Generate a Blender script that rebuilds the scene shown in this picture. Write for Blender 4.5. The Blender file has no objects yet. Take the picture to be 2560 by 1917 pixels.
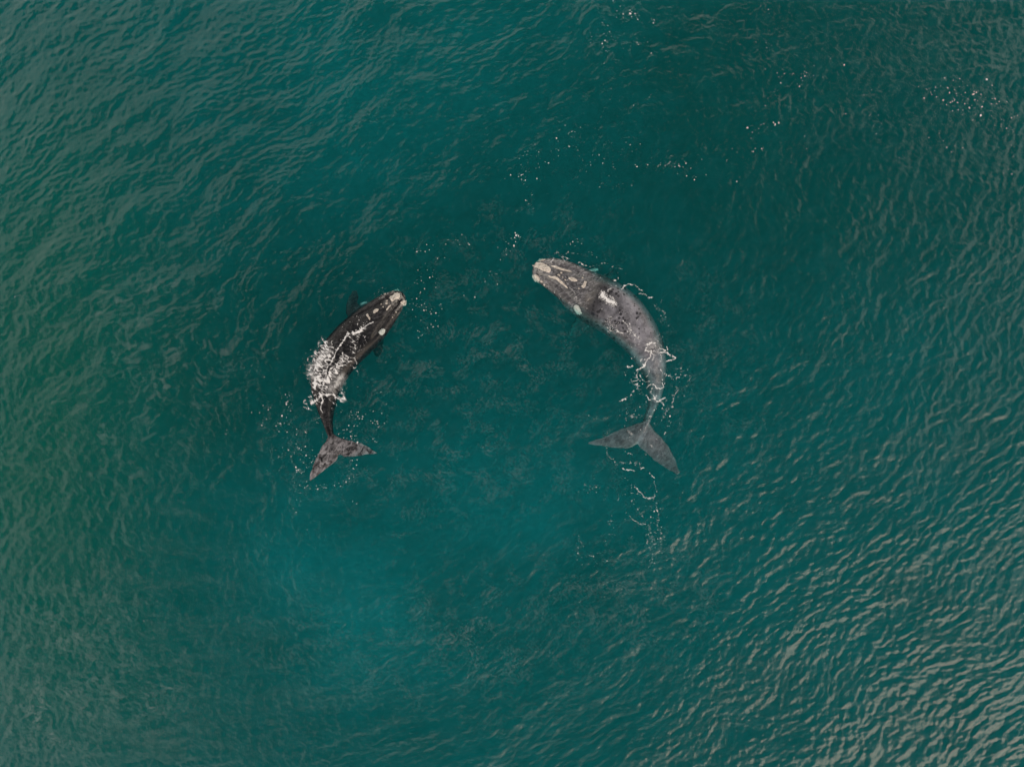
import bpy, bmesh, math, random
import numpy as np
from mathutils import Vector
from mathutils.bvhtree import BVHTree

S = bpy.context.scene
C = S.collection
R = math.radians
random.seed(7)

# ------------------------------------------------------------------ camera
CAM_H = 36.0
cam = bpy.data.objects.new('camera', bpy.data.cameras.new('camera'))
C.objects.link(cam)
cam.location = (0, 0, CAM_H)
cam.rotation_euler = (0, 0, 0)                  # a drone looking straight down
cam.data.sensor_width = 36
cam.data.lens = 36 * CAM_H / 53.333
cam.data.clip_end = 6000
S.camera = cam

# ------------------------------------------------------------------ sky, sun, exposure
SUN_AZ = R(-46)                                  # low behind the lower right corner
SUN_EL = R(33)
world = bpy.data.worlds.new('World')
S.world = world
world.use_nodes = True
wn = world.node_tree
wn.nodes.clear()
sky = wn.nodes.new('ShaderNodeTexSky')
sky.sky_type = 'NISHITA'
sky.sun_disc = False
sky.sun_elevation = SUN_EL
sky.sun_rotation = math.pi / 2 - SUN_AZ
sky.dust_density = 4.0
sky.air_density = 1.2
sky.ozone_density = 1.0
bg = wn.nodes.new('ShaderNodeBackground')
bg.inputs['Strength'].default_value = 0.09
out = wn.nodes.new('ShaderNodeOutputWorld')
tc = wn.nodes.new('ShaderNodeTexCoord')
cn = wn.nodes.new('ShaderNodeTexNoise')                 # broken cloud, denser towards the horizon all round
cn.inputs['Scale'].default_value = 2.2
cn.inputs['Detail'].default_value = 7
cn.inputs['Roughness'].default_value = 0.62
mp = wn.nodes.new('ShaderNodeMapping')
mp.inputs['Location'].default_value = (0.35, 5.1, 2.6)
wn.links.new(tc.outputs['Generated'], mp.inputs['Vector'])
wn.links.new(mp.outputs[0], cn.inputs['Vector'])
sep = wn.nodes.new('ShaderNodeSeparateXYZ')
wn.links.new(tc.outputs['Generated'], sep.inputs[0])
c1 = wn.nodes.new('ShaderNodeMath')
c1.operation = 'MULTIPLY_ADD'                            # noise - 0.8 * height
wn.links.new(sep.outputs['Z'], c1.inputs[0])
c1.inputs[1].default_value = -0.88
cn2 = wn.nodes.new('ShaderNodeTexNoise')                # ragged small puffs
cn2.inputs['Scale'].default_value = 7.0
cn2.inputs['Detail'].default_value = 5
cn2.inputs['Roughness'].default_value = 0.6
wn.links.new(mp.outputs[0], cn2.inputs['Vector'])
c0 = wn.nodes.new('ShaderNodeMath')
c0.operation = 'MULTIPLY_ADD'
wn.links.new(cn2.outputs['Fac'], c0.inputs[0])
c0.inputs[1].default_value = 1.0
wn.links.new(cn.outputs['Fac'], c0.inputs[2])
wn.links.new(c0.outputs[0], c1.inputs[2])
c2 = wn.nodes.new('ShaderNodeMapRange')
c2.interpolation_type = 'SMOOTHSTEP'
c2.inputs['From Min'].default_value = 0.22
c2.inputs['From Max'].default_value = 0.41
wn.links.new(c1.outputs[0], c2.inputs['Value'])
cm = wn.nodes.new('ShaderNodeMix')
cm.data_type = 'RGBA'
wn.links.new(c2.outputs[0], cm.inputs[0])
wn.links.new(sky.outputs[0], cm.inputs[6])
cm.inputs[7].default_value = (19.5, 18.2, 16.4, 1)
wn.links.new(cm.outputs[2], bg.inputs[0])
wn.links.new(bg.outputs[0], out.inputs[0])

sl = bpy.data.lights.new('sun', 'SUN')
sl.energy = 0.85
sl.angle = R(30)                                 # veiled sun
sl.color = (1.0, 0.77, 0.57)
sun = bpy.data.objects.new('sun', sl)
C.objects.link(sun)
d = Vector((math.cos(SUN_AZ) * math.cos(SUN_EL), math.sin(SUN_AZ) * math.cos(SUN_EL), math.sin(SUN_EL)))
sun.rotation_euler = d.to_track_quat('Z', 'Y').to_euler()
sun.location = d * 80

S.view_settings.view_transform = 'Standard'
S.view_settings.look = 'None'
S.view_settings.gamma = 1
S.view_settings.exposure = -0.30
S.view_settings.use_curve_mapping = False
cy = S.cycles
cy.use_denoising = True
cy.max_bounces = 6
cy.diffuse_bounces = 2
cy.glossy_bounces = 2
cy.transmission_bounces = 2
cy.volume_bounces = 0
cy.transparent_max_bounces = 16
cy.caustics_reflective = False
cy.caustics_refractive = False

# ------------------------------------------------------------------ helpers
PPM = 48.0                                       # photograph pixels per metre at the water


def P(px, py):
    return ((px - 1280) / PPM, (958.5 - py) / PPM)


def frm(ox, oy, sc):
    return lambda pts: [(ox + x / sc, oy + y / sc) for x, y in pts]


def tag(o, label=None, cat=None, group=None, kind=None):
    for k, v in (('label', label), ('category', cat), ('group', group), ('kind', kind)):
        if v:
            o[k] = v
    return o


def link(name, me, mat=None, parent=None):
    o = bpy.data.objects.new(name, me)
    C.objects.link(o)
    if mat:
        me.materials.append(mat)
    if parent:
        o.parent = parent
    return o


def mesh_np(name, v, quads=None, tris=None, smooth=True):
    me = bpy.data.meshes.new(name)
    v = np.asarray(v, np.float32)
    me.vertices.add(len(v))
    me.vertices.foreach_set('co', v.ravel())
    nq = 0 if quads is None else len(quads)
    nt = 0 if tris is None else len(tris)
    parts = []
    if nq:
        parts.append(np.asarray(quads, np.int32).ravel())
    if nt:
        parts.append(np.asarray(tris, np.int32).ravel())
    idx = np.concatenate(parts)
    me.loops.add(len(idx))
    me.loops.foreach_set('vertex_index', idx)
    me.polygons.add(nq + nt)
    starts = np.concatenate([np.arange(nq) * 4, nq * 4 + np.arange(nt) * 3]).astype(np.int32)
    me.polygons.foreach_set('loop_start', starts)
    me.update(calc_edges=True)
    me.validate()
    if smooth:
        me.polygons.foreach_set('use_smooth', np.ones(len(me.polygons), bool))
    return me


def attr(me, name, val):
    a = me.attributes.new(name, 'FLOAT', 'POINT')
    a.data.foreach_set('value', np.asarray(val, np.float32))


def hash01(ix, iy, seed):
    h = (ix.astype(np.int64) * 374761393 + iy.astype(np.int64) * 668265263 + seed * 2246822519) & 0xFFFFFFFF
    h = ((h ^ (h >> 13)) * 1274126177) & 0xFFFFFFFF
    h = (h ^ (h >> 16)) & 0xFFFFFFFF
    return h / 4294967295.0


def noise(x, y, seed=0):
    ix, iy = np.floor(x), np.floor(y)
    fx, fy = x - ix, y - iy
    u, v = fx * fx * fx * (fx * (fx * 6 - 15) + 10), fy * fy * fy * (fy * (fy * 6 - 15) + 10)

    def g(a, b):
        th = hash01(ix + a, iy + b, seed) * 2 * np.pi
        return np.cos(th) * (fx - a) + np.sin(th) * (fy - b)
    n0 = g(0, 0) * (1 - u) + g(1, 0) * u
    n1 = g(0, 1) * (1 - u) + g(1, 1) * u
    return (n0 * (1 - v) + n1 * v) * 1.5         # about -1..1


def fbm(x, y, seed=0, octv=4):
    a, s, t = 1.0, 0.0, 0.0
    for k in range(octv):
        s = s + a * noise(x * 2 ** k, y * 2 ** k, seed + k * 17)
        t += a
        a *= 0.5
    return s / t * 1.3


def worley(x, y, seed=0):
    ix, iy = np.floor(x), np.floor(y)
    f1 = np.full(x.shape, 9.0)
    f2 = np.full(x.shape, 9.0)
    for a in (-1, 0, 1):
        for b in (-1, 0, 1):
            dx = ix + a + hash01(ix + a, iy + b, seed) - x
            dy = iy + b + hash01(ix + a, iy + b, seed + 99) - y
            dd = np.sqrt(dx * dx + dy * dy)
            f2 = np.minimum(f2, np.maximum(f1, dd))
            f1 = np.minimum(f1, dd)
    return f1, f2


def sstep(a, b, x):
    t = np.clip((x - a) / (b - a), 0, 1)
    return t * t * (3 - 2 * t)


class NT:
    """small helper for material node trees"""

    def __init__(self, name):
        self.m = bpy.data.materials.new(name)
        self.m.use_nodes = True
        self.t = self.m.node_tree
        self.t.nodes.clear()
        self.out = self.t.nodes.new('ShaderNodeOutputMaterial')

    def n(self, typ, **kw):
        o = self.t.nodes.new(typ)
        for k, v in kw.items():
            if k.startswith('i_'):
                key = k[2:]
                key = int(key) if key.isdigit() else key
                self.put(o.inputs[key], v)
            else:
                setattr(o, k, v)
        return o

    def put(self, sock, v):
        if hasattr(v, 'is_linked') or hasattr(v, 'links'):
            self.t.links.new(v, sock)
        else:
            sock.default_value = v

    def math(self, op, a, b=None, c=None, clamp=False):
        o = self.n('ShaderNodeMath', operation=op, use_clamp=clamp)
        for i, v in enumerate((a, b, c)):
            if v is not None:
                self.put(o.inputs[i], v)
        return o.outputs[0]

    def ramp(self, f, stops, interp='LINEAR'):
        o = self.n('ShaderNodeValToRGB')
        o.color_ramp.interpolation = interp
        e = o.color_ramp.elements
        while len(e) < len(stops):
            e.new(0.5)
        for el, (p, c) in zip(e, stops):
            el.position = p
            el.color = (c, c, c, 1) if isinstance(c, (int, float)) else (*c, 1)
        self.put(o.inputs[0], f)
        return o.outputs[0]

    def mix(self, f, a, b, blend='MIX'):
        o = self.n('ShaderNodeMix', data_type='RGBA', blend_type=blend)
        self.put(o.inputs[0], f)
        for s, v in ((o.inputs[6], a), (o.inputs[7], b)):
            self.put(s, (*v, 1) if isinstance(v, tuple) and len(v) == 3 else v)
        return o.outputs[2]

    def attr(self, name):
        return self.n('ShaderNodeAttribute', attribute_name=name).outputs['Fac']

    def pos(self, sx=1, sy=1, sz=1, rz=0):
        g = self.n('ShaderNodeNewGeometry').outputs['Position']
        m = self.n('ShaderNodeMapping')
        m.inputs['Rotation'].default_value = (0, 0, rz)
        m.inputs['Scale'].default_value = (sx, sy, sz)
        self.t.links.new(g, m.inputs['Vector'])
        # rotate first, then stretch
        if rz:
            m.inputs['Scale'].default_value = (1, 1, 1)
            m2 = self.n('ShaderNodeMapping')
            m2.inputs['Scale'].default_value = (sx, sy, sz)
            self.t.links.new(m.outputs[0], m2.inputs['Vector'])
            return m2.outputs[0]
        return m.outputs[0]

    def noise(self, vec, scale, detail=3, rough=0.5, dist=0.0):
        o = self.n('ShaderNodeTexNoise')
        self.put(o.inputs['Vector'], vec)
        o.inputs['Scale'].default_value = scale
        o.inputs['Detail'].default_value = detail
        o.inputs['Roughness'].default_value = rough
        o.inputs['Distortion'].default_value = dist
        return o.outputs['Fac']


# ------------------------------------------------------------------ sea surface
L, N = 76.8, 1536
CELL = L / N
kx = np.fft.fftfreq(N, CELL) * 2 * np.pi
KX, KY = np.meshgrid(kx, kx)
KK = np.hypot(KX, KY) + 1e-9
KTH = np.arctan2(KY, KX)


def wavefield(seed, lam, width, theta, spread, slope):
    """periodic random sea: peak wavelength, band width (log), travel direction, spread power, rms slope"""
    rng = np.random.default_rng(seed)
    g = rng.normal(size=(N, N)) + 1j * rng.normal(size=(N, N))
    lk = np.log(KK * lam / (2 * np.pi))
    amp = np.exp(-0.5 * (lk / width) ** 2) / KK ** 1.5
    if spread:
        amp = amp * (np.abs(np.cos(KTH - theta)) ** spread + 0.02)
    amp[0, 0] = 0
    F = g * amp
    h = np.fft.ifft2(F).real
    sx, sy = np.fft.ifft2(1j * KX * F).real, np.fft.ifft2(1j * KY * F).real
    return h * slope / np.sqrt((sx ** 2 + sy ** 2).mean())


GX0, GX1, GY0, GY1 = -30.0, 30.0, -23.0, 23.0
nx = int(round((GX1 - GX0) / CELL)) + 1
ny = int(round((GY1 - GY0) / CELL)) + 1
gx = GX0 + np.arange(nx) * CELL
gy = GY0 + np.arange(ny) * CELL
XX, YY = np.meshgrid(gx, gy)


def crop(h, bend=1.2):
    # sample the periodic sea along slowly bending coordinates so that crests curve
    fx = (XX - GX0 + bend * BX) / CELL
    fy = (YY - GY0 + bend * BY) / CELL
    i, j = np.floor(fx).astype(int), np.floor(fy).astype(int)
    u, v = fx - i, fy - j
    i0, i1, j0, j1 = i % N, (i + 1) % N, j % N, (j + 1) % N
    return h[j0, i0] * (1 - u) * (1 - v) + h[j0, i1] * u * (1 - v) + h[j1, i0] * (1 - u) * v + h[j1, i1] * u * v


BX = fbm(XX * 0.055, YY * 0.055, 71, 3)
BY = fbm(XX * 0.055 + 5, YY * 0.055, 72, 3)
gust = fbm(XX * 0.13, YY * 0.22, 73, 4)


def gauss(cx, cy, rx, ry, px=True):
    if px:
        (cx, cy), rx, ry = P(cx, cy), rx / PPM, ry / PPM
    return np.exp(-(((XX - cx) / rx) ** 2 + ((YY - cy) / ry) ** 2))


wob = fbm(XX * 0.09, YY * 0.09, 5, 3)
wob2 = fbm(XX * 0.05 + 9, YY * 0.05, 8, 3)
# wind patches: how rough each wave family is over the bay
m_lr = sstep(-2, 17, 0.62 * XX - 0.80 * YY + 3 * wob)            # choppier towards the lower right
m_r = sstep(12, 26, XX + 3 * wob)
m_ul = sstep(2, 22, -0.5 * XX + 0.86 * YY + 4 * wob)
m_ll = sstep(14, 30, -0.8 * XX - 0.6 * YY + 3 * wob2)
a_chop = 0.25 + 0.75 * m_lr + 0.4 * m_r + 0.65 * m_ll + 0.3 * m_ul
a_fine = 0.55 + 1.5 * m_ul + 0.5 * m_lr
a_iso = 0.95 + 0.5 * sstep(-5, 15, XX + 0.4 * YY + 3 * wob) + 0.3 * m_ll
H = crop(wavefield(1, 6.0, 0.35, R(-55), 4, 0.022))
H = H + crop(wavefield(2, 0.60, 0.55, R(-57), 4, 0.090), 1.5) * a_chop * (0.9 + 0.6 * gust)
H = H + crop(wavefield(5, 2.2, 0.45, R(-62), 1.5, 0.040), 2.0) * (1 + 0.5 * m_ul)
m_mid = gauss(1250, 1050, 800, 560)
H = H + crop(wavefield(7, 0.80, 0.35, R(-40), 0.8, 0.075), 1.5) * m_mid * (0.8 + 0.7 * gust)
H = H + crop(wavefield(3, 0.32, 0.45, R(-70), 3, 0.060)) * a_fine * (0.9 + 0.9 * gust)
H = H + crop(wavefield(4, 0.52, 0.60, R(-30), 0.6, 0.075), 1.5) * a_iso * (0.9 - 0.5 * gust)
H = H + crop(wavefield(6, 0.25, 0.30, R(-60), 1, 0.05)) * (0.7 + 0.4 * wob2 + 0.6 * m_lr + 0.6 * m_ul)
# crests a little sharper than troughs
H = H + 1.6 * np.clip(H, 0, None) ** 2
# calmer water hugging the whales, and rings running out from them
calm = np.clip(gauss(830, 900, 150, 300) + gauss(1560, 830, 200, 300), 0, 1)
H = H * (1 - 0.30 * calm)
for cx_, cy_, r0, lam, amp, wd in ((880, 745, 1.6, 0.42, 0.012, 1.1), (1420, 650, 2.4, 0.5, 0.010, 1.2),
                                   (800, 1120, 2.2, 0.5, 0.008, 1.2), (1590, 1060, 2.6, 0.55, 0.007, 1.4)):
    wx, wy = P(cx_, cy_)
    rr = np.hypot(XX - wx, YY - wy) + 0.25 * wob + 0.12 * gust
    H = H + 0.6 * amp * np.clip(0.5 + 1.5 * gust, 0, 1.3) * np.cos(2 * np.pi * rr / lam) * np.exp(-((rr - r0) / wd) ** 2)
edge = np.minimum.reduce([XX - GX0, GX1 - XX, YY - GY0, GY1 - YY])
H = H * sstep(0, 3, edge)


def water_z(x, y):
    fx = np.clip((np.asarray(x) - GX0) / CELL, 0, nx - 1.001)
    fy = np.clip((np.asarray(y) - GY0) / CELL, 0, ny - 1.001)
    i, j = fx.astype(int), fy.astype(int)
    u, v = fx - i, fy - j
    return (H[j, i] * (1 - u) * (1 - v) + H[j, i + 1] * u * (1 - v) + H[j + 1, i] * (1 - u) * v + H[j + 1, i + 1] * u * v)


def build_water():
    v = np.stack([XX, YY, H], -1).reshape(-1, 3)
    idx = np.arange(nx * ny).reshape(ny, nx)
    q = np.stack([idx[:-1, :-1], idx[:-1, 1:], idx[1:, 1:], idx[1:, :-1]], -1).reshape(-1, 4)
    loop = np.concatenate([idx[0, :-1], idx[:-1, -1], idx[-1, :0:-1], idx[:0:-1, 0]])
    base = v[loop].copy()
    verts, quads, prev = [v], [q], loop
    cnt = len(v)
    n = len(loop)
    for sc_, z in ((1.6, 0), (4, 0), (12, 0), (80, 0), (80, -14.0)):
        ring = base * np.array([sc_, sc_, 1])
        ring[:, 2] = z
        verts.append(ring)
        cur = cnt + np.arange(n)
        quads.append(np.stack([prev, cur, np.roll(cur, -1), np.roll(prev, -1)], -1))
        cnt += n
        prev = cur
    verts.append(np.array([[0, 0, -14.0]]))
    tris = np.stack([prev, np.full(n, cnt), np.roll(prev, -1)], -1)
    return mesh_np('water', np.concatenate(verts), np.concatenate(quads), tris)


def water_material():
    t = NT('sea_water')
    b1 = t.noise(t.pos(1, 2.2, 1, R(35)), 2.6, 3, 0.55, 0.3)
    b2 = t.noise(t.pos(1, 1.6, 1, R(20)), 7.0, 2, 0.5, 0.2)
    h = t.math('ADD', t.math('MULTIPLY', b1, 0.6), t.math('MULTIPLY', b2, 0.25))
    bump = t.n('ShaderNodeBump', i_Strength=0.5, i_Distance=0.08)
    t.put(bump.inputs['Height'], h)
    gl = t.n('ShaderNodeBsdfGlossy', i_Roughness=0.07)
    gl.inputs['Color'].default_value = (1, 1, 1, 1)
    t.put(gl.inputs['Normal'], bump.outputs[0])
    tr = t.n('ShaderNodeBsdfTransparent')
    fr = t.n('ShaderNodeFresnel')
    back = t.n('ShaderNodeNewGeometry').outputs['Backfacing']     # same reflectance from either side
    t.put(fr.inputs['IOR'], t.math('MULTIPLY_ADD', back, 1 / 1.37 - 1.37, 1.37))
    t.put(fr.inputs['Normal'], bump.outputs[0])
    mx = t.n('ShaderNodeMixShader')
    t.put(mx.inputs[0], fr.outputs[0])
    t.put(mx.inputs[1], tr.outputs[0])
    t.put(mx.inputs[2], gl.outputs[0])
    t.put(t.out.inputs['Surface'], mx.outputs[0])
    vc = t.n('ShaderNodeVolumeCoefficients')
    vc.inputs['Absorption Coefficients'].default_value = (0.9, 0.082, 0.080)
    vc.inputs['Scatter Coefficients'].default_value = (0.004, 0.046, 0.045)
    t.put(t.out.inputs['Volume'], vc.outputs[0])
    return t.m


water = link('water', build_water(), water_material())
tag(water, 'dark teal sea rippled all over and choppier towards the lower right', 'sea', kind='structure')


def build_seabed():
    xs = np.concatenate([[-2600, -900, -300, -110, -60], np.linspace(-36, 36, 145), [60, 110, 300, 900, 2600]])
    ys = np.concatenate([[-2000, -900, -300, -100, -50], np.linspace(-28, 28, 113), [50, 100, 300, 900, 2000]])
    X, Y = np.meshgrid(xs, ys)
    z = -7.0 + 0.5 * fbm(X * 0.06, Y * 0.06, 41, 3) + 0.12 * fbm(X * 0.4, Y * 0.4, 43, 3)
    sand = 0.32 + 0.30 * fbm(X * 0.05, Y * 0.05, 51, 4)

    def g(px, py, rx, ry):
        cx, cy = [c * 43 / 36 for c in P(px, py)]            # seen 7 m further down
        return np.exp(-(((X - cx) * PPM / rx) ** 2 + ((Y - cy) * PPM / ry) ** 2))
    cloud = 0.70 + 0.9 * fbm(X * 0.15, Y * 0.15, 61, 5)
    sand = sand + cloud * (0.65 * g(800, 1400, 330, 230) + 0.42 * g(1330, 1270, 300, 170) + 0.5 * g(1000, 1620, 420, 160)
                           + 0.15 * g(1150, 1150, 260, 140) + 0.3 * g(900, 200, 500, 400))
    sand = sand - 0.6 * g(2250, 150, 620, 480) - 0.35 * g(500, 950, 350, 250)
    green = np.clip(g(60, 1000, 420, 900) * 1.1 + 0.25 * g(200, 1800, 500, 300), 0, 1)
    ix = np.arange(X.size).reshape(X.shape)
    q = np.stack([ix[:-1, :-1], ix[:-1, 1:], ix[1:, 1:], ix[1:, :-1]], -1).reshape(-1, 4)
    me = mesh_np('seabed', np.stack([X, Y, z], -1).reshape(-1, 3), q)
    attr(me, 'sand', np.clip(sand, 0.02, 1.2).ravel())
    attr(me, 'weed', green.ravel())
    return me


def seabed_material():
    t = NT('seabed_sand')
    n = t.noise(t.pos(), 0.8, 5, 0.6, 0.4)
    s = t.math('ADD', t.attr('sand'), t.math('MULTIPLY', t.math('SUBTRACT', n, 0.5), 0.5), clamp=True)
    c = t.mix(s, (0.03, 0.05, 0.045), (0.62, 0.72, 0.78))
    c = t.mix(t.attr('weed'), c, (0.20, 0.29, 0.07))
    b = t.n('ShaderNodeBsdfDiffuse')
    t.put(b.inputs['Color'], c)
    t.put(t.out.inputs['Surface'], b.outputs[0])
    return t.m


seabed = link('seabed', build_seabed(), seabed_material())
tag(seabed, 'pale sand and weed on the sea floor, dimly seen through the water', 'seabed', kind='structure')


# ------------------------------------------------------------------ whales
def spline(pts, n):
    """Catmull-Rom through rows of pts, resampled evenly by the first two columns"""
    p = np.asarray(pts, float)
    p = np.vstack([2 * p[0] - p[1], p, 2 * p[-1] - p[-2]])
    o = []
    for i in range(1, len(p) - 2):
        t = np.linspace(0, 1, 40, endpoint=False)[:, None]
        a, b, c, e = p[i - 1], p[i], p[i + 1], p[i + 2]
        o.append(0.5 * (2 * b + (c - a) * t + (2 * a - 5 * b + 4 * c - e) * t ** 2 + (3 * b - a - 3 * c + e) * t ** 3))
    o = np.vstack(o + [p[-2:-1]])
    s = np.concatenate([[0], np.cumsum(np.hypot(*np.diff(o[:, :2], axis=0).T))])
    u = np.linspace(0, s[-1], n)
    return np.stack([np.interp(u, s, o[:, k]) for k in range(o.shape[1])], -1)


def loft(sp, seg=40):
    """sp rows: x, y, half width, z of the back, height ratio (metres)"""
    tan = np.gradient(sp[:, :2], axis=0)
    tan /= np.linalg.norm(tan, axis=1)[:, None]
    nor = np.stack([-tan[:, 1], tan[:, 0]], -1)
    a = np.linspace(0, 2 * np.pi, seg, endpoint=False)
    ca, sa = np.cos(a), np.sin(a)
    ca = np.sign(ca) * np.abs(ca) ** 0.85
    sa = np.sign(sa) * np.abs(sa) ** 0.85
    hw, zt, k = sp[:, 2:3], sp[:, 3:4], sp[:, 4:5]
    hh = hw * k * (0.62 + 0.38 * sstep(0.8, 0.4, hw))        # broad, flattened back
    x = sp[:, 0:1] + nor[:, 0:1] * ca * hw
    y = sp[:, 1:2] + nor[:, 1:2] * ca * hw
    z = zt - hh + sa * hh
    v = np.stack([x, y, z], -1).reshape(-1, 3)
    n = len(sp)
    ix = np.arange(n * seg).reshape(n, seg)
    nxt = np.roll(ix, -1, 1)
    q = np.stack([ix[:-1], nxt[:-1], nxt[1:], ix[1:]], -1).reshape(-1, 4)
    c0, c1 = len(v), len(v) + 1
    v = np.vstack([v, [[sp[0, 0], sp[0, 1], zt[0, 0] - hh[0, 0]], [sp[-1, 0], sp[-1, 1], zt[-1, 0] - hh[-1, 0]]]])
    t = np.vstack([np.stack([np.full(seg, c0), nxt[0], ix[0]], -1), np.stack([np.full(seg, c1), ix[-1], nxt[-1]], -1)])
    return v, q, t


def blade(lead, trail, z0, z1, t0, t1, ns=36, nc=14, curl=0.0):
    """flat fin between a leading and a trailing edge (photo px, root first), lens section"""
    A = np.array([P(*p) for p in spline(lead, ns)])
    B = np.array([P(*p) for p in spline(trail, ns)])
    u = np.linspace(0, 1, ns)[:, None]
    v = (1 - np.cos(np.linspace(0, np.pi, nc)))[None] / 2
    xy = A[:, None] * (1 - v[..., None]) + B[:, None] * v[..., None]
    rag = 0.045 * np.stack([noise(xy[..., 0] * 3.1, xy[..., 1] * 3.1, 5), noise(xy[..., 0] * 3.1, xy[..., 1] * 3.1, 6)], -1)
    xy = xy + rag * (np.abs(v - 0.5) * 2)[..., None] ** 2           # nicked, uneven edges
    mid = z0 + (z1 - z0) * u ** 1.3 + curl * np.sin(np.pi * v)
    th = (t0 + (t1 - t0) * u) * (1.9 * np.sqrt(v) * (1 - v) ** 0.8 + 0.16)
    th = th * 0.5
    top = np.dstack([xy, (mid + th)])
    bot = np.dstack([xy, (mid - th)])
    vv = np.vstack([top.reshape(-1, 3), bot.reshape(-1, 3)])
    i = np.arange(ns * nc).reshape(ns, nc)
    j = i + ns * nc
    q = [np.stack([i[:-1, :-1], i[1:, :-1], i[1:, 1:], i[:-1, 1:]], -1).reshape(-1, 4),
         np.stack([j[:-1, :-1], j[:-1, 1:], j[1:, 1:], j[1:, :-1]], -1).reshape(-1, 4)]
    for r in ((i[:, 0], j[:, 0]), (j[:, -1], i[:, -1]), (j[0], i[0]), (i[-1], j[-1])):
        q.append(np.stack([r[0][:-1], r[1][:-1], r[1][1:], r[0][1:]], -1))
    return vv, np.vstack(q), np.zeros((0, 3), int)


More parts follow.
